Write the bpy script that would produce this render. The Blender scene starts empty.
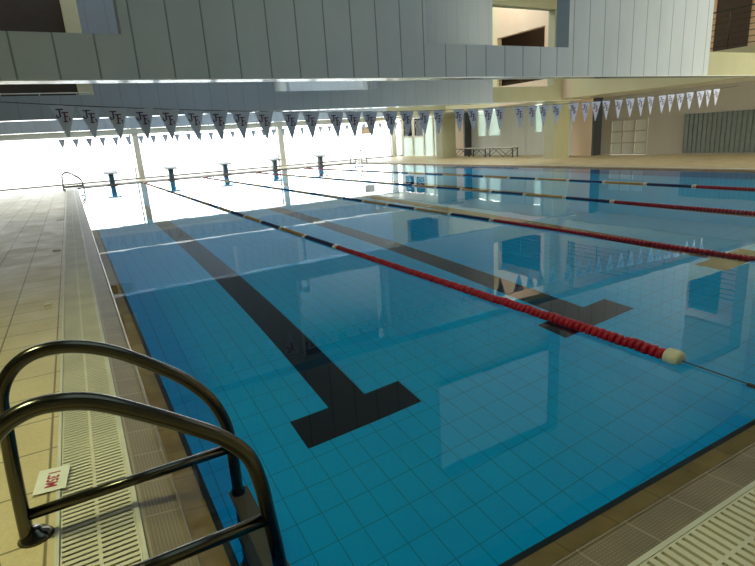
import bpy, bmesh, math, random
from mathutils import Vector, Matrix
random.seed(7)
sc = bpy.context.scene
COL = sc.collection

# ------------------------------------------------------------------ camera
F_PX = 529.87
YAW, PITCH, ROLL = 0.5013, 0.2688, -0.0662
CX, CY, CZ = -0.2648, -1.0323, 1.3014
fwd = Vector((math.sin(YAW)*math.cos(PITCH), math.cos(YAW)*math.cos(PITCH), -math.sin(PITCH)))
r0 = Vector((math.cos(YAW), -math.sin(YAW), 0)); u0 = r0.cross(fwd)
rt = math.cos(ROLL)*r0 + math.sin(ROLL)*u0
up = -math.sin(ROLL)*r0 + math.cos(ROLL)*u0
cam = bpy.data.cameras.new('camera'); cam.sensor_width = 36; cam.lens = F_PX/755*36
cam.clip_start = .02; cam.clip_end = 500
co = bpy.data.objects.new('camera', cam); COL.objects.link(co)
m = Matrix((rt, up, -fwd)).transposed().to_4x4(); m.translation = (CX, CY, CZ)
co.matrix_world = m
sc.camera = co

# ------------------------------------------------------------------ light
SKY = 6
w = bpy.data.worlds.new('sky'); sc.world = w; w.use_nodes = True
bg = w.node_tree.nodes['Background']; bg.inputs[0].default_value = (.96, .98, 1, 1); bg.inputs[1].default_value = SKY
def area(name, loc, target, sx, sy, power, color=(1, 1, 1), portal=False):
    l = bpy.data.lights.new(name, 'AREA'); l.shape = 'RECTANGLE'; l.size = sx; l.size_y = sy
    l.energy = power; l.color = color
    o = bpy.data.objects.new(name, l); COL.objects.link(o); o.location = loc
    d = Vector(target)-Vector(loc); o.rotation_euler = d.to_track_quat('-Z', 'Y').to_euler()
    if portal: l.cycles.is_portal = True
    return o
area('glazing_portal', (6, 27.95, 1.15), (6, 0, 1.15), 24, 2.2, 1, portal=True)
area('near_wall_fill', (14.0, -4.75, 4.4), (13.2, 6, 3.4), 6, 2.6, 250, (.95, .99, 1)).data.spread = 2.2  # area fill added on the near wall to brighten the near beam's right part
el = area('near_low_fill', (15.6, -4.75, 1.3), (15.9, 10, 1.3), 4.4, 2.2, 230, (1, .98, .74)); el.data.spread = 1.3  # low area fill added to brighten the right deck and soffit
area('roof_fill_right', (12.5, 2.0, 7.3), (12.5, 2.1, 0), 5, 6, 90, (.9, .98, 1))  # ceiling-height fill added; the roof has no opening here
ll = area('roof_light_left', (-2.6, 1.4, 6.2), (-1.2, 1.0, 0), 1.2, 1.2, 60, (.95, 1, .52)); ll.data.spread = 1.5
area('roof_fill_middle', (3.8, 0.6, 7.3), (3.8, 0.7, 0), 6, 6, 84, (.7, .96, 1))  # overhead fill added above the near water
area('roof_fill_bay', (6, 9.9, 7.3), (6, 10, 0), 19, 6.2, 160, (.82, .92, 1))  # ceiling-wide fill added for the bay behind the near beam
area('roof_fill_far_bay', (6, 15.9, 7.3), (6, 16, 0), 19, 3.6, 720, (.84, .92, 1))  # fill added to lift the far beam face
area('roof_fill_end_bay', (6, 24.2, 7.3), (6, 24.3, 0), 19, 5, 420, (.85, .93, 1))  # fill added to brighten the glazing head
area('gallery_light_far', (17.0, 15.5, 6.5), (16.9, 15.5, 0), 1.6, 5, 80, (1, .92, .8))
area('gallery_light_near', (17.0, 9.5, 6.5), (16.9, 9.5, 0), 1.6, 5, 80, (1, .92, .8))
area('side_deck_fill', (10.8, 9.4, 7.0), (16.6, 9.4, 0), 3, 4.5, 70, (1, 1, .66))  # fill added over the water, aimed at the right deck and wall
area('side_deck_fill_far', (10.8, 16.8, 7.0), (16.6, 16.8, 0), 3, 5.5, 130, (1, .99, .7))  # same kind of added fill for the next bay
sc.view_settings.view_transform = 'Standard'; sc.view_settings.look = 'None'
sc.view_settings.exposure = 0.0; sc.view_settings.gamma = 1.0
cy = sc.cycles
cy.max_bounces = 10; cy.diffuse_bounces = 4; cy.glossy_bounces = 5; cy.transmission_bounces = 6; cy.transparent_max_bounces = 8
cy.caustics_refractive = True; cy.caustics_reflective = True; cy.blur_glossy = .2
cy.sample_clamp_indirect = 8; cy.use_denoising = True

# ------------------------------------------------------------------ materials
def s2l(c):
    return tuple(((v/255)/12.92 if v/255 <= .04045 else ((v/255+.055)/1.055)**2.4) for v in c)+(1,)
class NT:
    def __init__(s, name):
        s.m = bpy.data.materials.new(name); s.m.use_nodes = True
        s.t = s.m.node_tree; s.b = s.t.nodes['Principled BSDF']
    def n(s, typ, **kw):
        nd = s.t.nodes.new(typ)
        for k, v in kw.items(): setattr(nd, k, v)
        return nd
    def l(s, a, b): s.t.links.new(a, b)
    def math(s, op, a, b=None, c=None):
        nd = s.n('ShaderNodeMath', operation=op)
        for i, v in enumerate((a, b, c)):
            if v is None: continue
            if isinstance(v, (int, float)): nd.inputs[i].default_value = v
            else: s.l(v, nd.inputs[i])
        return nd.outputs[0]
    def xyz(s):
        if not hasattr(s, '_x'):
            g = s.n('ShaderNodeNewGeometry'); q = s.n('ShaderNodeSeparateXYZ'); s.l(g.outputs['Position'], q.inputs[0])
            s._x = q.outputs; s._p = g.outputs['Position']
        return s._x
    def line(s, coord, pitch, off, width):      # 1 on joints
        a = s.math('DIVIDE', s.math('SUBTRACT', coord, off), pitch)
        fr = s.math('FRACT', s.math('ADD', a, .5))
        d = s.math('ABSOLUTE', s.math('SUBTRACT', fr, .5))
        mr = s.n('ShaderNodeMapRange'); s.l(d, mr.inputs[0])
        mr.inputs[1].default_value = width*.3/pitch; mr.inputs[2].default_value = width*.7/pitch
        mr.inputs[3].default_value = 1; mr.inputs[4].default_value = 0
        return mr.outputs[0]
    def mix(s, f, a, b):
        nd = s.n('ShaderNodeMix', data_type='RGBA')
        for i, v in ((0, f), (6, a), (7, b)):
            if isinstance(v, (int, float)): nd.inputs[i].default_value = v
            elif isinstance(v, tuple): nd.inputs[i].default_value = v
            else: s.l(v, nd.inputs[i])
        return nd.outputs[2]
    def noise(s, scale, detail=3, rough=.5, stretch=None):
        s.xyz(); n = s.n('ShaderNodeTexNoise'); n.inputs['Scale'].default_value = scale
        n.inputs['Detail'].default_value = detail; n.inputs['Roughness'].default_value = rough
        if stretch:
            mp = s.n('ShaderNodeMapping'); mp.inputs['Scale'].default_value = stretch
            s.l(s._p, mp.inputs[0]); s.l(mp.outputs[0], n.inputs['Vector'])
        else: s.l(s._p, n.inputs['Vector'])
        return n.outputs[0]
    def ramp(s, v, a, b, c0=0, c1=1):
        mr = s.n('ShaderNodeMapRange'); s.l(v, mr.inputs[0])
        for i, q in enumerate((a, b, c0, c1)): mr.inputs[i+1].default_value = q
        return mr.outputs[0]
    def bump(s, h, dist, strength=1):
        b = s.n('ShaderNodeBump'); b.inputs['Strength'].default_value = strength; b.inputs['Distance'].default_value = dist
        s.l(h, b.inputs['Height']); s.l(b.outputs[0], s.b.inputs['Normal'])
    def set(s, color=None, rough=None, metal=None, spec=None):
        if color is not None:
            if isinstance(color, tuple): s.b.inputs['Base Color'].default_value = color
            else: s.l(color, s.b.inputs['Base Color'])
        if rough is not None:
            if isinstance(rough, (int, float)): s.b.inputs['Roughness'].default_value = rough
            else: s.l(rough, s.b.inputs['Roughness'])
        if metal is not None: s.b.inputs['Metallic'].default_value = metal
        if spec is not None: s.b.inputs['Specular IOR Level'].default_value = spec
        return s.m
def plain(name, rgb, rough=.5, metal=0, var=.12, scale=6):
    t = NT(name); c = s2l(rgb)
    d = tuple(v*(1-var) for v in c[:3])+(1,)
    t.set(t.mix(t.ramp(t.noise(scale), .35, .65), c, d), rough, metal)
    return t.m
MAT = {}
def deck_mat(name, rgb, rgb2, px, py, ox, oy):
    t = NT(name); X = t.xyz()
    j = t.math('MAXIMUM', t.line(X[0], px, ox, .010), t.line(X[1], py, oy, .010))
    n1 = t.ramp(t.noise(2.2, 5, .6), .3, .7); n2 = t.ramp(t.noise(60, 2, .5), .3, .7)
    c = t.mix(n1, s2l(rgb), s2l(rgb2)); c = t.mix(t.math('MULTIPLY', n2, .25), c, s2l(tuple(v*.7 for v in rgb)))
    t.set(t.mix(t.math('MULTIPLY', j, .8), c, s2l((95, 84, 62))), t.ramp(n1, 0, 1, .34, .5))
    t.bump(t.math('SUBTRACT', t.math('MULTIPLY', n2, .25), j), .003, .6)
    return t.m
MAT['deck'] = deck_mat('beige_deck_tile', (222, 202, 158), (204, 184, 140), .34, .333, -.57, .22)
def coping_mat():
    t = NT('ribbed_coping_tile'); X = t.xyz()
    r1 = t.line(X[0], .012, 0, .007); r2 = t.line(X[1], .012, 0, .007)
    j = t.math('MAXIMUM', t.line(X[0], .23, .195, .006), t.line(X[1], .23, .14, .006))
    h = t.math('MAXIMUM', r1, r2)
    n1 = t.ramp(t.noise(5, 4), .3, .7)
    c = t.mix(n1, s2l((158, 140, 112)), s2l((132, 116, 92)))
    c = t.mix(t.math('MULTIPLY', h, .5), c, s2l((80, 70, 58)))
    t.set(t.mix(t.math('MULTIPLY', j, .55), c, s2l((176, 166, 140))), .4)
    t.bump(h, .0015, .6)
    return t.m
MAT['coping'] = coping_mat()
def slope_mat():
    t = NT('wet_brown_overflow_tile'); X = t.xyz()
    j = t.math('MAXIMUM', t.line(X[0], .23, .195, .006), t.line(X[1], .23, .14, .006))
    n1 = t.ramp(t.noise(7, 4), .3, .7)
    c = t.mix(n1, s2l((190, 156, 98)), s2l((156, 126, 76)))
    t.set(t.mix(t.math('MULTIPLY', j, .5), c, s2l((80, 64, 40))), .3)
    return t.m
MAT['slope'] = slope_mat()
MAT['nosing'] = plain('dark_nosing_strip', (12, 13, 16), .4)
MAT['grate'] = plain('cream_grate_plastic', (222, 213, 188), .42, var=.15, scale=3)
MAT['channel'] = plain('dark_gutter_channel', (44, 42, 36), .7)
MAT['frame'] = plain('pale_gutter_frame', (214, 208, 190), .4)
def tile_mat(name, a, b, g, wallmode=False):
    t = NT(name); X = t.xyz()
    if wallmode:
        j = t.math('MAXIMUM', t.line(X[2], .157, 0, .006), t.math('MAXIMUM', t.line(X[0], .157, .015, .006), t.line(X[1], .222, .16, .006)))
    else:
        j = t.math('MAXIMUM', t.line(X[0], .157, .015, .007), t.line(X[1], .222, .158, .007))
    n1 = t.ramp(t.noise(.6, 3), .3, .7)
    t.set(t.mix(t.math('MULTIPLY', j, .75), t.mix(n1, s2l(a), s2l(b)), s2l(g)), .35, spec=.08)
    return t.m
MAT['pool_tile'] = tile_mat('turquoise_pool_tile', (0, 206, 255), (0, 198, 250), (0, 140, 190))
MAT['pool_wall'] = tile_mat('blue_pool_wall_tile', (6, 170, 222), (4, 160, 214), (4, 116, 160), True)
MAT['black_tile'] = tile_mat('black_lane_tile', (10, 14, 22), (14, 18, 26), (4, 6, 10))
def water_mat():
    t = NT('pool_water'); t.b.inputs['Transmission Weight'].default_value = 1
    t.b.inputs['IOR'].default_value = 1.333; t.b.inputs['Roughness'].default_value = 0
    t.b.inputs['Base Color'].default_value = (.93, .99, 1, 1)
    n = t.noise(1.6, 2, .5, (1, 1, 1)); n2 = t.noise(9, 2, .5)
    t.bump(t.math('ADD', n, t.math('MULTIPLY', n2, .05)), .004, .18)
    return t.m
MAT['water'] = water_mat()
def panel_mat(name, a, b, seam=True, amt=.6):
    t = NT(name); X = t.xyz()
    n1 = t.ramp(t.noise(1.2, 4, .6, (1, 1, .4)), .3, .7)
    c = t.mix(n1, s2l(a), s2l(b))
    if seam:
        j = t.line(X[0], .4145, .25, .02)
        c = t.mix(t.math('MULTIPLY', j, amt), c, s2l((60, 66, 66)))
        t.bump(t.math('MULTIPLY', j, -1), .006, .5)
    t.set(c, .55)
    return t.m
MAT['panel'] = panel_mat('grey_white_wall_panel', (196, 202, 204), (184, 190, 192))
MAT['beam'] = panel_mat('plain_grey_beam_paint', (176, 183, 188), (168, 175, 180), True, .18)
MAT['olive'] = panel_mat('pale_olive_paint', (168, 164, 132), (160, 156, 122), False)
MAT['cream'] = panel_mat('cream_paint', (226, 212, 168), (218, 202, 156), False)
MAT['peach'] = panel_mat('peach_paint', (232, 204, 172), (224, 194, 160), False)
MAT['white'] = panel_mat('white_paint', (226, 226, 216), (218, 218, 208), False)
MAT['taupe'] = panel_mat('taupe_paint', (192, 184, 172), (184, 175, 162), False)
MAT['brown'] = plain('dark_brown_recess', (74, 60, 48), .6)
MAT['soffit'] = plain('pale_soffit_paint', (246, 240, 214), .3)
MAT['dark'] = plain('dark_grey_metal', (58, 60, 62), .4)
MAT['gloss'] = plain('glossy_white_soffit', (232, 230, 220), .1)
MAT['roof'] = plain('grey_ceiling_paint', (96, 100, 102), .7)
MAT['slat'] = plain('grey_slat_panel', (128, 136, 134), .5)
MAT['slat_dark'] = plain('dark_slat_gap', (112, 118, 118), .6)
MAT['steel'] = plain('brushed_steel_tube', (98, 95, 86), .2, 1, var=.25, scale=3)
MAT['tread'] = plain('worn_ladder_tread', (98, 86, 64), .4)
MAT['block'] = plain('blue_grey_block', (112, 122, 130), .4)
MAT['red'] = plain('red_float_plastic', (182, 14, 40), .3, var=.2)
MAT['blue'] = plain('blue_float_plastic', (20, 36, 96), .3, var=.2)
MAT['yellow'] = plain('yellow_float_plastic', (206, 160, 84), .35, var=.2)
MAT['ivory'] = plain('ivory_float_plastic', (232, 222, 190), .35)
MAT['cable'] = plain('dark_cable', (50, 42, 40), .4)
MAT['flag'] = plain('pale_lilac_pennant', (198, 202, 222), .6, var=.08)
MAT['flag_far'] = plain('grey_pennant', (176, 178, 184), .6, var=.08)
MAT['navy'] = plain('navy_print', (42, 38, 84), .6)
MAT['maroon'] = plain('maroon_print', (92, 34, 72), .6)
MAT['redprint'] = plain('red_print', (176, 44, 56), .6)
MAT['paper'] = plain('white_card', (236, 232, 220), .5)
MAT['concrete'] = plain('pale_terrace_concrete', (206, 204, 198), .8)
def frosted():
    t = NT('frosted_pale_pane'); tr = t.n('ShaderNodeBsdfTranslucent'); tr.inputs[0].default_value = s2l((226, 238, 232))
    t.set(s2l((222, 234, 226)), .3)
    mx = t.n('ShaderNodeMixShader'); mx.inputs[0].default_value = .35
    out = t.t.nodes['Material Output']; t.l(t.b.outputs[0], mx.inputs[1]); t.l(tr.outputs[0], mx.inputs[2]); t.l(mx.outputs[0], out.inputs[0])
    return t.m
MAT['frosted'] = frosted()
def clear_glass():
    t = NT('clear_window_pane'); tr = t.n('ShaderNodeBsdfTransparent'); tr.inputs[0].default_value = (.97, .99, .98, 1)
    gl = t.n('ShaderNodeBsdfGlossy'); gl.inputs['Roughness'].default_value = .02
    fr = t.n('ShaderNodeFresnel'); fr.inputs[0].default_value = 1.3
    mx = t.n('ShaderNodeMixShader'); t.l(fr.outputs[0], mx.inputs[0]); t.l(tr.outputs[0], mx.inputs[1]); t.l(gl.outputs[0], mx.inputs[2])
    t.l(mx.outputs[0], t.t.nodes['Material Output'].inputs[0])
    return t.m
MAT['glass'] = clear_glass()

# ------------------------------------------------------------------ mesh helpers
class MB:
    def __init__(s): s.v = []; s.f = []
    def add(s, vs, fs):
        o = len(s.v); s.v += [tuple(v) for v in vs]; s.f += [tuple(i+o for i in f) for f in fs]; return s
    def box(s, x0, x1, y0, y1, z0, z1):
        vs = [(x, y, z) for z in (z0, z1) for y in (y0, y1) for x in (x0, x1)]
        return s.add(vs, [(0, 2, 3, 1), (4, 5, 7, 6), (0, 1, 5, 4), (2, 6, 7, 3), (0, 4, 6, 2), (1, 3, 7, 5)])
    def prism(s, poly, axis, a, b):
        # poly: 2D pts; axis 'y': pts (x,z) ; 'x': pts (y,z) ; 'z': pts (x,y)
        def P(p, t): return {'y': (p[0], t, p[1]), 'x': (t, p[0], p[1]), 'z': (p[0], p[1], t)}[axis]
        n = len(poly); vs = [P(p, a) for p in poly]+[P(p, b) for p in poly]
        fs = [tuple(range(n))[::-1], tuple(range(n, 2*n))]+[(i, (i+1) % n, n+(i+1) % n, n+i) for i in range(n)]
        return s.add(vs, fs)
    def tube(s, pts, r, n=12, cap=True):
        pts = [Vector(p) for p in pts]; rings = []; prev = None
        for i, p in enumerate(pts):
            t = (pts[min(i+1, len(pts)-1)]-pts[max(i-1, 0)]).normalized()
            a = prev if prev is not None else (Vector((0, 0, 1)) if abs(t.z) < .9 else Vector((0, 1, 0)))
            u = (a-t*a.dot(t))
            if u.length < 1e-4: u = t.orthogonal()
            u.normalize(); prev = u; v = t.cross(u); rr = r[i] if isinstance(r, (list, tuple)) else r
            rings.append([p+u*math.cos(2*math.pi*k/n)*rr+v*math.sin(2*math.pi*k/n)*rr for k in range(n)])
        vs = [q for R in rings for q in R]; fs = []
        for i in range(len(rings)-1):
            for k in range(n): fs.append((i*n+k, i*n+(k+1) % n, (i+1)*n+(k+1) % n, (i+1)*n+k))
        if cap: fs.append(tuple(range(n))[::-1]); fs.append(tuple(range(len(vs)-n, len(vs))))
        return s.add(vs, fs)
    def lathe(s, prof, c, axis='z', n=20):
        # prof: (r, t) along axis
        vs = []; fs = []
        for r, t in prof:
            for k in range(n):
                a = 2*math.pi*k/n; x, y = r*math.cos(a), r*math.sin(a)
                q = {'z': (x, y, t), 'y': (x, t, y), 'x': (t, x, y)}[axis]
                vs.append((c[0]+q[0], c[1]+q[1], c[2]+q[2]))
        for i in range(len(prof)-1):
            for k in range(n): fs.append((i*n+k, i*n+(k+1) % n, (i+1)*n+(k+1) % n, (i+1)*n+k))
        fs.append(tuple(range(n))[::-1]); fs.append(tuple(range(len(vs)-n, len(vs))))
        return s.add(vs, fs)
    def build(s, name, mat, parent=None, smooth=False, bevel=0, loc=None):
        me = bpy.data.meshes.new(name); me.from_pydata(s.v, [], s.f); me.update()
        bm = bmesh.new(); bm.from_mesh(me); bmesh.ops.recalc_face_normals(bm, faces=bm.faces)
        if bevel: bmesh.ops.bevel(bm, geom=[e for e in bm.edges if len(e.link_faces) == 2 and e.calc_face_angle() > .5], offset=bevel, segments=2, profile=.5, affect='EDGES')
        bm.to_mesh(me); bm.free()
        if smooth:
            for p in me.polygons: p.use_smooth = True
        me.materials.append(MAT[mat])
        o = bpy.data.objects.new(name, me); COL.objects.link(o)
        if parent: o.parent = parent
        if loc: o.location = loc
        return o
def struct(o): o['kind'] = 'structure'; return o
def tag(o, label, cat, group=None, kind=None):
    o['label'] = label; o['category'] = cat
    if group: o['group'] = group
    if kind: o['kind'] = kind
    return o
def empty(name, loc=(0, 0, 0)):
    o = bpy.data.objects.new(name, None); o.empty_display_size = .2; COL.objects.link(o); o.location = loc; return o
def copy_tree(o, parent=None):
    c = o.copy(); COL.objects.link(c)
    if parent: c.parent = parent
    for ch in list(o.children): copy_tree(ch, c)
    return c
def catmull(P, k=6):
    P = [Vector(p) for p in P]; out = []
    for i in range(len(P)-1):
        a = P[max(i-1, 0)]; b = P[i]; c = P[i+1]; d = P[min(i+2, len(P)-1)]
        for j in range(k):
            t = j/k
            out.append(.5*((2*b)+(-a+c)*t+(2*a-5*b+4*c-d)*t*t+(-a+3*b-3*c+d)*t**3))
    out.append(P[-1]); return out

# ------------------------------------------------------------------ pool and deck
W, L, D = 12.96, 25.0, 1.4
XL, XR, YN, YF = -.03, W, 0.0, L          # pool wall faces
G = .515                                  # gutter band outer edge
DZ = .05
XWL, XWR, YWN, YWF = -4.6, 18.05, -5.0, 28.0
fl = MB()
fl.box(XWL, XL-G, YWN, YWF+.1, -.3, DZ)
fl.box(XR+G, XWR, YWN, YWF+.1, -.3, DZ)
fl.box(XL-G, XR+G, YWN, YN-G, -.3, DZ)
fl.box(XL-G, XR+G, YF+G, YWF+.1, -.3, DZ)
struct(fl.build('floor', 'deck'))
struct(MB().box(XL-.3, XR+.3, YN-.3, YF+.3, -D-.2, -D).build('pool_floor', 'pool_tile'))
pw = MB()
pw.box(XL-.3, XL, YN-.3, YF+.3, -D, -.035); pw.box(XR, XR+.3, YN-.3, YF+.3, -D, -.035)
pw.box(XL, XR, YN-.3, YN, -D, -.035); pw.box(XL, XR, YF, YF+.3, -D, -.035)
struct(pw.build('pool_wall', 'pool_wall'))
tag(MB().add([(XL-.12, YN-.115, 0), (XR+.12, YN-.115, 0), (XR+.12, YF+.12, 0), (XL-.12, YF+.12, 0)], [(0, 1, 2, 3)]).build('pool_water', 'water'),
    'still clear blue water filling the swimming pool to its overflow edge', 'water', kind='stuff')

def edge_side(side):
    # cross-section in (d outward, z), extruded along the side
    def poly(mb, pts, a, b):
        if side == 'left': mb.prism([(XL-d, z) for d, z in pts], 'y', a, b)
        if side == 'right': mb.prism([(XR+d, z) for d, z in pts], 'y', a, b)
        if side == 'near': mb.prism([(YN-d, z) for d, z in pts], 'x', a, b)
        if side == 'far': mb.prism([(YF+d, z) for d, z in pts], 'x', a, b)
    if side in ('left', 'right'): a, b = YN-.0, YF
    else: a, b = XL, XR
    n = MB(); poly(n, [(-.005, -.06), (-.005, -.02), (.002, -.014), (.02, -.014), (.02, -.06)], a, b)
    n.build('trim_nosing_'+side, 'nosing')['kind'] = 'structure'
    n = MB(); poly(n, [(.02, -.2), (.02, -.018), (.098, -.002), (.104, .006), (.104, -.2)], a, b)
    n.build('trim_overflow_'+side, 'slope')['kind'] = 'structure'
    n = MB(); poly(n, [(.104, -.2), (.104, .008), (.108, .022), (.116, .024), (.12, .02), (.245, .036), (.245, -.2)], a, b)  # rounded ridge added to catch window glare along the waterline
    n.build('trim_coping_'+side, 'coping')['kind'] = 'structure'
    n = MB(); poly(n, [(.245, -.2), (.245, -.12), (G, -.12), (G, -.2)], a, b)
    n.build('trim_channel_'+side, 'channel')['kind'] = 'structure'
    n = MB(); poly(n, [(.246, -.12), (.246, .044), (.262, .044), (.262, -.12)], a, b)
    poly(n, [(.5, -.12), (.5, .052), (G-.001, .052), (G-.001, -.12)], a, b)
    n.build('trim_gutter_frame_'+side, 'frame')['kind'] = 'structure'
for s in ('left', 'right', 'near', 'far'): edge_side(s)
cn = MB()
for x0, x1 in ((XL-G, XL), (XR, XR+G)):
    for y0, y1 in ((YN-G, YN), (YF, YF+G)): cn.box(x0, x1, y0, y1, -.2, .04)
struct(cn.build('floor_corner', 'coping'))

# slatted gutter grates, 1 m modules
def grate_mesh(n=38, length=1.0):
    mb = MB(); p = length/n
    for i in range(n):
        y = (i+.5)*p
        mb.box(-.118, .118, y-p*.31, y+p*.31, .018, .042)
    for x0, x1 in ((-.118, -.112), (-.006, .006), (.112, .118)): mb.box(x0, x1, .002, length-.002, .012, .0415)
    return mb
g0 = grate_mesh().build('gutter_grate', 'grate')
def put_grates(first, n, pos, rot, label, group):
    for i in range(n):
        o = first if (i == 0 and first.get('label') is None) else first.copy()
        if o is not first: COL.objects.link(o)
        o.location = pos(i); o.rotation_euler = (0, 0, rot); tag(o, label, 'gutter grate', group)
put_grates(g0, 25, lambda i: (XL-.381, i*1.0, 0), 0, 'cream slatted gutter grate section along the left edge of the pool', 'gutter grates on the left pool edge')
g1 = grate_mesh(29).build('gutter_grate', 'grate')
put_grates(g1, 13, lambda i: (XL+i*1.0+.995, YN-.381, 0), math.pi/2, 'cream slatted gutter grate section along the near edge of the pool', 'gutter grates on the near pool edge')
put_grates(g0, 25, lambda i: (XR+.381, i*1.0, 0), 0, 'cream slatted gutter grate section along the far right side of the pool', 'gutter grates on the right pool edge')

# black lane markings
LC = [1.262, 3.762, 6.262, 8.762, 11.262]
words5 = ['leftmost lane', 'second lane from the left', 'middle lane', 'fourth lane from the left', 'rightmost lane']
for i, x in enumerate(LC):
    mb = MB(); h = .002
    poly = [(x-.47, 2.036), (x+.47, 2.036), (x+.47, 2.372), (x+.157, 2.372), (x+.157, 22.63), (x+.47, 22.63), (x+.47, 22.96), (x-.47, 22.96), (x-.47, 22.63), (x-.157, 22.63), (x-.157, 2.372), (x-.47, 2.372)]
    mb.prism(poly, 'z', -D, -D+h)
    tag(mb.build('lane_marking', 'black_tile'), 'black tiled T-ended guide line on the pool floor of the '+words5[i], 'lane marking', 'lane markings')
for i, x in enumerate(LC):
    mb = MB().box(x-.125, x+.125, YF-.004, YF-.0001, -D, -.3).box(x-.45, x+.45, YF-.004, YF-.0001, -.75, -.5)
    struct(mb.build('trim_wall_target', 'black_tile'))

# ------------------------------------------------------------------ building frames
ZB, ZS, ZO, ZT = 2.15, 2.64, 5.15, 7.4
def frame_wall(y, name, dz=0, th=.3):
    a, b = y, y+th
    pn = MB()
    def bx(x0, x1, z0, z1, m=pn): m.box(x0, x1, a, b, z0+dz, z1+dz)
    bx(-4.6, .55, ZB, ZS); bx(.55, 4.87, ZB, ZT); bx(4.87, 8.0, ZB, ZS); bx(8.0, 12.45, ZB, ZT)
    bx(-4.6, .55, ZO, ZT); bx(4.87, 8.0, ZO, ZT)
    if name == 'wall_near_beam': pass
    struct(pn.build(name, 'panel' if y < 7 else 'beam'))
    ol = MB()
    bx(12.45, 15.3, ZB, ZS, ol); bx(12.45, 15.3, ZO, ZT, ol); bx(15.3, 16.7, ZB, ZT, ol)
    struct(ol.build(name+'_end', 'olive'))
    tr = MB().box(-4.6, 16.7, a-.004, b+.004, ZB+dz-.012, ZB+dz)
    struct(tr.build('trim_1', 'gloss'))
frame_wall(6.25, 'wall_near_beam'); frame_wall(13.3, 'wall_middle_beam'); frame_wall(20.3, 'wall_far_beam')
for y in (13.72, 20.78):
    struct(MB().box(15.82, 16.66, y, y+.5, DZ, 2.3).build('wall_column', 'olive'))
# side wall above the right deck, with gallery openings
sw = MB(); sp2 = MB()
SZ = 2.2
segs = [(-5, 6.1, 0), (6.1, 6.4, 1), (6.4, 12.9, 0), (12.9, 14.15, 1), (14.15, 16.7, 0), (16.7, 20.9, 1), (20.9, 24.2, 0), (24.2, 28, 1)]
for y0, y1, solid in segs:
    if 12.9 < y1 < 20 and y1 > 14: swm = sp2
    else: swm = sw
    if solid: swm.box(15.72, 15.95, y0, y1, SZ, ZT)
    else: swm.box(15.72, 15.95, y0, y1, SZ, 2.97).box(15.72, 15.95, y0, y1, 4.82, ZT)
struct(sw.build('wall_gallery', 'cream')); struct(sp2.build('wall_gallery_bay', 'peach'))
struct(MB().box(15.95, XWR, -5, 28, SZ, 2.4).build('ceiling_gallery_soffit', 'soffit'))
# gallery back wall with darker bays
struct(MB().box(XWR, XWR+.2, -5, 28, 2.4, ZT).build('wall_gallery_back', 'peach'))
for y0, y1 in ((8.35, 9.35), (16.4, 19.2), (21.5, 23.2)):
    struct(MB().box(XWR-.03, XWR-.001, y0, y1, 2.9, 5.3).build('gallery_dark_bay', 'brown'))  # flat brown panels laid on the back wall
# railings in the gallery openings
def railing(name, y0, y1, label):
    r = empty(name, (15.83, (y0+y1)/2, 2.97)); L2 = (y1-y0)/2
    n = max(2, round((y1-y0)/1.2))
    for k in range(n+1):
        yy = -L2+.03+(2*L2-.06)*k/n
        MB().tube([(0, yy, 0), (0, yy, 1.02)], .016, 8).build('post', 'steel', r, True)
    for k in range(7):
        z = .1+k*.15
        MB().tube([(0, -L2, z), (0, L2, z)], .02 if k == 6 else .010, 8).build('rail', 'steel', r, True)
    tag(r, label, 'railing')
railing('gallery_railing', 6.4, 12.9, 'steel railing of thin horizontal bars in the upper gallery opening at the right')
railing('gallery_railing', 14.15, 16.7, 'steel railing seen through the wall opening beyond the middle beam')
railing('gallery_railing', 20.9, 24.2, 'steel gallery railing farthest away above the far right corner of the deck')
# rails in transverse openings (far left one shows below the near beam)
def beam_rail(x0, x1, y, label):
    r = empty('beam_railing', ((x0+x1)/2, y, 2.6)); h = (x1-x0)/2
    for z in (.03, .13): MB().tube([(-h, 0, z), (h, 0, z)], .012, 8).build('rail', 'frame', r, True)
    k = 0; n = int(2*h/.75)
    for k in range(n+1): MB().tube([(h-.3-k*.75, 0, -.02), (h-.3-k*.75, 0, .13)], .012, 8).build('post', 'frame', r, True)
    tag(r, label, 'railing')
beam_rail(-4.5, .5, 13.75, 'low white railing behind the left opening of the middle beam')
for yy in (13.62, 20.62):
    struct(MB().box(4.72, 5.12, yy+.14, yy+.3, ZS-.4, ZT).box(7.86, 7.99, yy-.01, yy+.3, ZS-.3, ZT).build('wall_pier_and_lit_reveal', 'white'))  # left box is a pier; thin right box paints the lit white reveal
# recess backs behind middle beam openings
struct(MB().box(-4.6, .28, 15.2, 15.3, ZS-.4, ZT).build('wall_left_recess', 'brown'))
struct(MB().box(.28, .62, 14.9, 15.3, ZS-.4, ZT).build('wall_left_recess_pier', 'cream'))
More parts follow.
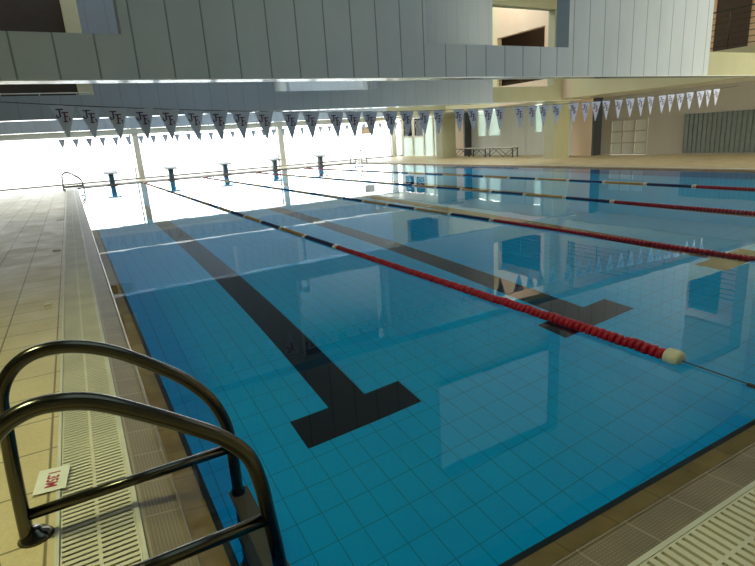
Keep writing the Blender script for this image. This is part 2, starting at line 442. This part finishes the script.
# right wall of ground level
XB = XWR
rw = MB().box(XB, XB+.2, -5, 11.42, DZ, SZ).box(XB, XB+.2, 12.92, 13.9, DZ, SZ).box(XB, XB+.2, 11.42, 12.92, 1.32, SZ)
struct(rw.build('wall_right', 'taupe'))
rp = MB().box(XB, XB+.2, 13.9, 16.45, DZ, SZ).box(XB, XB+.2, 16.45, 16.9, DZ, 1.05).box(XB, XB+.2, 16.9, 19.1, DZ, SZ)
rp.box(XB, XB+.2, 19.1, 20.75, DZ, 1.0).box(XB, XB+.2, 20.75, 22.6, DZ, SZ)
rp.box(XB, XB+.2, 27.97, 28.2, DZ, SZ)
for y0, y1 in ((19.98, 20.16),): rp.box(XB, XB+.2, y0, y1, 1.0, SZ)
for y in (17.4, 18.4): rp.box(XB-.03, XB, y, y+.06, DZ, SZ)
struct(rp.build('wall_right_pale', 'white'))
for y0, y1 in ((13.45, 14.4), (21.35, 22.25)):
    struct(MB().box(XB-.45, XB, y0, y1, DZ, SZ).build('wall_pier', 'peach'))
    struct(MB().box(XB-.44, XB, y0-.09, y0, DZ, SZ).build('pier_shaded_side', 'dark'))  # dark slab colours in the pier's shaded south face
wn = MB()
for y0, y1 in ((22.6, 24.6), (24.75, 25.55)): wn.box(XB+.05, XB+.07, y0, y1, DZ, SZ)
wn.box(XB+.05, XB+.07, 25.62, 27.97, DZ, 1.15)
struct(wn.build('window_2', 'frosted'))
wf = MB()
for y in (22.6, 24.6, 25.55, 26.7, 27.9): wf.box(XB-.02, XB+.1, y, y+.1, DZ, SZ)
wf.box(XB, XB+.1, 25.6, 27.97, 1.12, 1.2)
struct(wf.build('trim_3', 'frame'))
struct(MB().box(XB+.08, XB+.09, 25.6, 27.97, 1.2, SZ).build('window_3', 'glass'))
struct(MB().box(XB+.08, XB+.09, 16.45, 16.9, 1.05, SZ).box(XB+.08, XB+.09, 19.1, 20.75, 1.0, SZ).build('window_4', 'frosted'))
# glass block window, 3 x 3
gw = MB(); y0, y1, z0, z1 = 11.42, 12.92, .08, 1.32
for k in range(4): yy = y0+(y1-y0)*k/3; gw.box(XB-.02, XB+.06, yy-.03, yy+.03, z0, z1)
for k in range(4): zz = z0+(z1-z0)*k/3; gw.box(XB-.02, XB+.06, y0, y1, zz-.025, zz+.025)
struct(gw.build('window_5', 'taupe'))
struct(MB().box(XB+.02, XB+.05, y0, y1, z0, z1).build('window_6', 'white'))
# slatted grey panel on right wall
sp = empty('slatted_panel', (XB, 8.9, .1))
MB().box(-.03, -.001, -2.6, 1.15, .0, 1.27).build('backing', 'slat_dark', sp)
sl = MB()
for k in range(25): sl.box(-.05, -.03, -2.6+k*.15, -2.6+k*.15+.11, .0, 1.27)
sl.build('slats', 'slat', sp)
tag(sp, 'wide dark grey vertically slatted panel low on the right hand wall', 'panel')

# north glazed wall
hd = MB().box(-4.6, XWR, 28, 28.25, 2.6, ZT)
struct(hd.build('wall_far', 'panel'))
struct(MB().box(-4.6, XWR, 27.97, 28.2, 2.17, 2.6).box(-4.6, XWR, 27.9, 28.0, 2.17, 2.22).box(-4.6, XWR, 27.9, 28.0, 2.42, 2.46).build('trim_4', 'white'))
struct(MB().box(-4.6, XWR, 27.98, 28.08, DZ, DZ+.05).build('trim_5', 'dark'))
for i, x in enumerate((-4.42, 2.8, 10.2, 17.5)):
    struct(MB().box(x-.16, x+.1, 27.9, 28.12, DZ, 2.2).box(x-.3, x-.24, 28.0, 28.06, DZ, 2.2).build('wall_post', 'white'))
struct(MB().box(-4.6, XWR, 28.1, 28.112, DZ+.05, 2.2).build('window_1', 'glass'))
# other enclosing walls and roof
struct(MB().box(XWL-.2, XWL, -5, 28.2, DZ, ZT).build('wall_left', 'olive'))
struct(MB().box(XWL, XWR, -5.2, -5, DZ, ZT).build('wall_near', 'cream'))
struct(MB().box(XWL-.2, XWR+.2, -5.2, 28.2, ZT, ZT+.2).build('ceiling', 'roof'))
for z0, z1 in ((3.0, 5.8),):
    struct(MB().box(9.9, 17.1, -4.99, -4.9, z0, z1).build('added_pane_high', 'frosted'))  # unseen pane added on the solid near wall behind the upper fill
struct(MB().box(13.3, 17.9, -4.99, -4.9, .1, 2.45).build('added_pane_low', 'frosted'))  # unseen pane added behind the low fill
# terrace outside
struct(MB().box(-40, 60, 28.26, 60, -.3, 0.0).build('ground_terrace', 'concrete'))
struct(MB().box(XB+.25, 60, -10, 28.26, -.3, 0.0).build('ground_side', 'concrete'))

# low barrier just inside the far glazing
lb = empty('low_barrier', (4.5, 26.5, DZ))
for x in (-8.4, -6.5, -4.6, -2.55, -.6, 1.4, 3.4, 5.4, 7.4): MB().tube([(x, 0, 0), (x, 0, .4)], .012, 8).build('post', 'frame', lb, True)
MB().tube([(-9.0, 0, .4), (7.4, 0, .4)], .010, 8).build('top_rail', 'frame', lb, True)
tag(lb, 'thin low white barrier rail standing before the bright far windows', 'railing')

# small peach board hanging under the glazing head
sb = empty('hanging_board', (15.45, 27.8, 1.5))
MB().box(-.33, .33, -.02, .02, 0, .43).build('board', 'peach', sb)
for x in (-.25, .25): MB().tube([(x, 0, .43), (x, 0, .66)], .006, 6).build('hanger', 'dark', sb)
tag(sb, 'small peach board hanging from the window head in the far right corner', 'sign')

# ------------------------------------------------------------------ starting blocks
def make_block():
    r = empty('starting_block')
    MB().box(-.2, .2, -.2, .2, 0, .02).build('base_plate', 'block', r, bevel=.004)
    MB().prism([(-.06, .02), (.16, .02), (.14, .3), (.1, .47), (-.14, .42), (-.1, .26)], 'x', -.1, .1).build('pedestal', 'block', r, bevel=.01)
    MB().prism([(-.3, .44), (-.3, .48), (.26, .57), (.26, .52)], 'x', -.28, .28).build('platform', 'block', r, bevel=.008)
    MB().tube([(-.22, -.27, .40), (.22, -.27, .40)], .013, 8).build('grip_bar', 'steel', r, True)
    for x in (-.2, .2): MB().tube([(x, -.27, .40), (x, -.1, .46)], .012, 8).build('grip_bracket', 'steel', r, True)
    return r
blk = make_block(); order5 = ['leftmost', 'second from the left', 'middle', 'fourth from the left', 'rightmost']
for i in range(5):
    o = blk if i == 0 else copy_tree(blk)
    o.location = (1.25+2.5*i, 25.36, .036)
    tag(o, 'blue-grey starting block on the far pool edge, %s of the five' % order5[i], 'starting block', 'starting blocks')
for i in range(5):
    pass

# ------------------------------------------------------------------ lane ropes
def disc_profile(r):
    return [(.022, -.020), (r*.72, -.017), (r, -.009), (r*.9, -.002), (r, .006), (r*.78, .015), (.022, .020)]
def add_discs(mb, y0, y1, r, pitch=.05, n=14, z=-.007):
    k = int((y1-y0)/pitch)
    for i in range(k):
        y = y0+(i+.5)*(y1-y0)/k
        mb.lathe([(a, t) for a, t in disc_profile(r)], (0, y, z), 'y', n)
    return mb
ROPES = [2.45, 5.0, 7.5, 10.0]
bounds = {0: 4.89, 1: 4.89, 2: 4.75, 3: 4.86}
ordr = ['nearest lane rope, running to the white float near the right', 'second lane rope from the left side', 'third lane rope from the left side', 'lane rope closest to the right hand deck']
R_D = .042
for i, x in enumerate(ROPES):
    rp_ = empty('lane_rope', (x, 0, .0))
    dz = -.007
    MB().tube([(0, .02, .004), (0, .5, .012), (0, 1.6, .004), (0, 3.5, dz), (0, 24.95, dz)], .0035, 6).build('cable', 'cable', rp_)
    MB().lathe([(.006, -.025), (.013, -.018), (.013, .018), (.006, .025)], (0, .16, 0), 'y', 10).build('hook', 'cable', rp_)
    # end float
    MB().lathe([(.01, .51), (.035, .512), (.048, .522), (.052, .545), (.051, .565), (.046, .568), (.051, .572), (.051, .59), (.04, .603), (.02, .606)], (0, 0, .012), 'y', 24).build('end_float', 'ivory', rp_, True)
    MB().lathe([(.012, 24.4), (.05, 24.41), (.07, 24.45), (.055, 24.51), (.02, 24.52)], (0, 0, 0), 'y', 16).build('end_float', 'ivory', rp_, True)
    b = bounds[i]
    if i == 0:
        n = 97; y0 = .61
        d0 = MB().lathe(disc_profile(R_D), (0, 0, 0), 'y', 16).build('float_disc', 'red', rp_, True)
        for k in range(n):
            y = y0+(b-y0)*(k+.5)/n
            o = d0 if k == 0 else d0.copy()
            if k: COL.objects.link(o); o.parent = rp_
            o.location = (random.uniform(-.004, .004), y, .012-.02*min(1, (y-.6)/2.6)+random.uniform(-.004, .004)); o.rotation_euler = (random.uniform(-.1, .1), 0, random.uniform(-.15, .15))
    else: add_discs(MB(), .64, b, R_D).build('float_section', 'red', rp_, True)
    MB().lathe([(.02, b), (.046, b+.005), (.046, b+.07), (.02, b+.075)], (0, 0, dz), 'y', 16).build('float_ring', 'ivory', rp_, True)
    y = b+.09; k = 0
    while y < 20.0:
        e = min(y+.92, 24.3)
        add_discs(MB(), y, e, R_D, n=10).build('float_section', 'blue' if k % 2 == 0 else 'yellow', rp_, True)
        if k < 6: MB().lathe([(.02, e+.005), (.046, e+.008), (.046, e+.06), (.02, e+.065)], (0, 0, dz), 'y', 12).build('float_ring', 'ivory', rp_, True)
        y = e+.08; k += 1
    add_discs(MB(), y, 24.3, R_D, n=10).build('float_section', 'red', rp_, True)
    tag(rp_, ordr[i]+', red, blue and yellow', 'lane rope', 'lane ropes')

# ------------------------------------------------------------------ pennant lines
def letters(parent, s=1.0):
    j = MB(); t = -.0035
    def bar(mb, x0, x1, z0, z1): mb.box(x0*s, x1*s, t, t+.0025, z0*s, z1*s)
    bar(j, -.058, .0, -.04, -.03); bar(j, -.036, -.024, -.098, -.04); bar(j, -.056, -.036, -.106, -.096); bar(j, -.062, -.052, -.098, -.08)
    f = MB(); t = -.0065; bar(f, -.018, .036, -.068, -.058); bar(f, -.002, .010, -.136, -.068); bar(f, .010, .03, -.1, -.09); bar(f, -.014, .022, -.144, -.135)
    bar(f, .030, .042, -.118, -.108); bar(f, .034, .041, -.136, -.118)
    return j, f
def flag_mesh(wd, h):
    return MB().add([(-wd/2, -.0006, 0), (wd/2, -.0006, 0), (0.008, -.0006, -h), (-.008, -.0006, -h), (-wd/2, .0006, 0), (wd/2, .0006, 0), (0.008, .0006, -h), (-.008, .0006, -h)],
                    [(0, 3, 2, 1), (4, 5, 6, 7), (0, 1, 5, 4), (1, 2, 6, 5), (2, 3, 7, 6), (3, 0, 4, 7)])
NX = [-.21, .05, .32, .60, .89, 1.18, 1.48, 1.76, 2.07, 2.44, 2.73, 3.1, 3.38, 3.65, 3.99, 4.28, 4.6, 4.87, 5.27, 5.55, 5.87, 6.13, 6.57, 6.87, 7.14, 7.46, 7.89, 8.22, 8.5, 8.78, 9.14, 9.48, 9.81, 10.12, 10.5, 10.79, 11.11, 11.44, 11.82, 12.11, 12.43]
def zline(x):      # top of pennants, sagging cord
    u = (x-5.4)/7.2
    return 1.635+.215*u*u if x > 5.4 else 1.635+.37*((5.4-x)/5.6)**2*.6
fln = empty('pennant_line', (6, 6.0, 1.7))
P = []
x = -1.2
while x <= 13.3: P.append((x-6, 0, zline(x)-1.7)); x += .25
MB().tube(P, .004, 6).build('cord', 'cable', fln)
first = None
for i, x in enumerate(NX):
    if first is None:
        first = flag_mesh(.25, .345).build('pennant', 'flag', fln)
        j, f = letters(first, 1.25); jo = j.build('letter', 'navy', first); fo = f.build('letter', 'maroon', first)
        o = first
    else: o = copy_tree(first, fln)
    o.location = (x-6, 0, zline(x)-1.7-.002); o.rotation_euler = (random.uniform(-.05, .05), random.uniform(-.03, .03), random.uniform(-.12, .12))
tag(fln, 'nearer line of pale triangular pennants printed JF hanging before the near beam', 'pennant line', 'pennant lines')
ffl = empty('pennant_line', (6, 20.0, 1.9))
MB().tube([(-10.6, 0, .06), (-7, 0, .03), (-3, 0, .0), (1, 0, -.02), (4, 0, 0), (7, 0, .03), (12.05, 0, .08)], .004, 6).build('cord', 'cable', ffl)
f1 = None
for k in range(33):
    x = -.33+.408*k
    if f1 is None: f1 = flag_mesh(.215, .31).build('pennant', 'flag_far', ffl); o = f1
    else: o = copy_tree(f1, ffl)
    o.location = (x-6, 0, -.02-.02*math.sin(math.pi*(k/32))); o.rotation_euler = (0, 0, random.uniform(-.15, .15))
tag(ffl, 'farther line of plain grey triangular pennants in front of the bright far windows', 'pennant line', 'pennant lines')

# ------------------------------------------------------------------ ladders
def hoop(pts, y, r=.0222):
    P = catmull([(a, y, b) for a, b in pts], 5)
    return MB().tube(P, r, 18)
FAR = [(-.625, .04), (-.612, .3), (-.60, .47), (-.59, .58), (-.545, .66), (-.47, .70), (-.37, .695), (-.26, .65), (-.15, .572), (-.04, .478), (.04, .37), (.08, .26), (.09, .15), (.09, 0), (.09, -.5), (.09, -1.0)]
NEAR = [(-.625, .04), (-.612, .3), (-.60, .5), (-.585, .61), (-.53, .70), (-.46, .738), (-.39, .738), (-.31, .712), (-.2, .64), (-.11, .575), (-.03, .51), (.03, .43), (.055, .33), (.065, .22), (.08, 0), (.09, -.5), (.09, -1.0)]
def make_ladder(y_far=.92, y_near=.36, base=0):
    r = empty('pool_ladder', (-.3, (y_far+y_near)/2, DZ)); oy = (y_far+y_near)/2
    def off(mb):
        mb.v = [(a+.3, b-oy, c-DZ) for a, b, c in mb.v]; return mb
    off(hoop(FAR, y_far)).build('handrail', 'steel', r, True)
    off(hoop(NEAR, y_near)).build('handrail', 'steel', r, True)
    off(MB().tube([(-.60, y_far, .14), (.09, y_far, .14)], .0195, 16)).build('brace_bar', 'steel', r, True)
    off(MB().tube([(-.60, y_near, .20), (.062, y_near, .20)], .0195, 16)).build('brace_bar', 'steel', r, True)
    for y in (y_far, y_near):
        off(MB().lathe([(.056, .05), (.046, .058), (.042, .068), (.024, .074), (.021, .085)], (-.6, y, 0), 'z', 24)).build('floor_flange', 'steel', r, True)
    for z in (-.13, -.42, -.71):
        t = MB().box(.055, .135, y_near-.03, y_far+.03, z-.03, z)
        off(t).build('tread', 'tread', r, bevel=.008)
        for y in (y_far, y_near): off(MB().lathe([(.028, z-.045), (.028, z+.03)], (.09, y, 0), 'z', 14)).build('collar', 'steel', r, True)
    return r
lad = make_ladder()
tag(lad, 'large dark steel pool ladder with two arched handrails in the left foreground', 'ladder', 'pool ladders')
l2 = copy_tree(lad); l2.location = (-.3, 23.6, DZ)
tag(l2, 'small distant steel pool ladder at the far left corner of the pool', 'ladder', 'pool ladders')
l3 = copy_tree(lad); l3.location = (XR+.2, 24.6, DZ); l3.rotation_euler = (0, 0, math.pi)
MAT['backlit'] = plain('backlit_dark_steel', (92, 92, 92), .6)  # backlit silhouette of the far handrails put into a darker steel colour
for L_ in (l2, l3):
    for ch in L_.children:
        if ch.name.startswith('handrail'):
            ch.data = ch.data.copy(); ch.data.materials[0] = MAT['backlit']
tag(l3, 'distant steel pool ladder against the far right corner of the pool', 'ladder', 'pool ladders')

# ------------------------------------------------------------------ depth card
card = empty('depth_card', (-.558, 1.262, .056))
ax = math.radians(2)
card.rotation_euler = (0, math.radians(2), math.radians(-6))
MB().box(-.056, .056, -.088, .088, 0, .0025).build('card', 'paper', card)
cu = bpy.data.curves.new('txt', 'FONT'); cu.body = '1.35M'; cu.size = .062; cu.extrude = .0004; cu.align_x = 'CENTER'; cu.align_y = 'CENTER'; cu.offset = .0016
to = bpy.data.objects.new('txt', cu); COL.objects.link(to)
dg = bpy.context.evaluated_depsgraph_get(); me = bpy.data.meshes.new_from_object(to.evaluated_get(dg)); bpy.data.objects.remove(to)
me.materials.clear(); me.materials.append(MAT['redprint'])
tx = bpy.data.objects.new('printed_text', me); COL.objects.link(tx); tx.parent = card
tx.location = (0, 0, .0030); tx.rotation_euler = (0, 0, -math.pi/2); tx.scale = (.78, .95, 1)
tag(card, 'white card with red depth lettering lying between deck tile and gutter grate', 'sign')

# white scraps by the gutter
for (x, y, w_, h_, a, lab) in ((-.66, 4.36, .035, .02, .4, 'nearest small white scrap on the left deck by the gutter'), (-.63, 7.6, .05, .03, -.3, 'second small white scrap on the left deck by the gutter'), (-.64, 11.9, .07, .05, .2, 'farthest small white scrap on the left deck by the gutter')):
    o = MB().prism([(-w_, -h_), (w_*.9, -h_*.7), (w_, h_*.6), (0, h_), (-w_*.8, h_*.5)], 'z', 0, .012).build('plastic_scrap', 'paper', None, bevel=.003)
    o.location = (x, y, DZ); o.rotation_euler = (0, 0, a); tag(o, lab, 'scrap', 'white scraps by the gutter')

# ------------------------------------------------------------------ bench on right deck
bn = empty('truss_bench', (16.9, 19.3, DZ))
MB().box(-.16, .16, -2.45, 2.45, .40, .435).build('seat', 'frame', bn, bevel=.004)
for s in (-.14, .14):
    P = []
    for k in range(9): P.append((s, -2.4+k*.6, .385 if k % 2 == 0 else .03))
    t = MB()
    for a, b in zip(P[:-1], P[1:]): t.tube([a, b], .014, 8)
    t.build('zigzag_brace', 'dark', bn)
    MB().box(s-.012, s+.012, -2.45, 2.45, .375, .399).build('side_rail', 'dark', bn)
for y in (-2.4, -.6, .6, 2.4):
    for s in (-.14, .14): MB().box(s-.02, s+.02, y-.02, y+.02, .0, .375).build('leg', 'dark', bn)
tag(bn, 'long pale bench on dark zigzag truss legs along the right deck wall', 'bench')
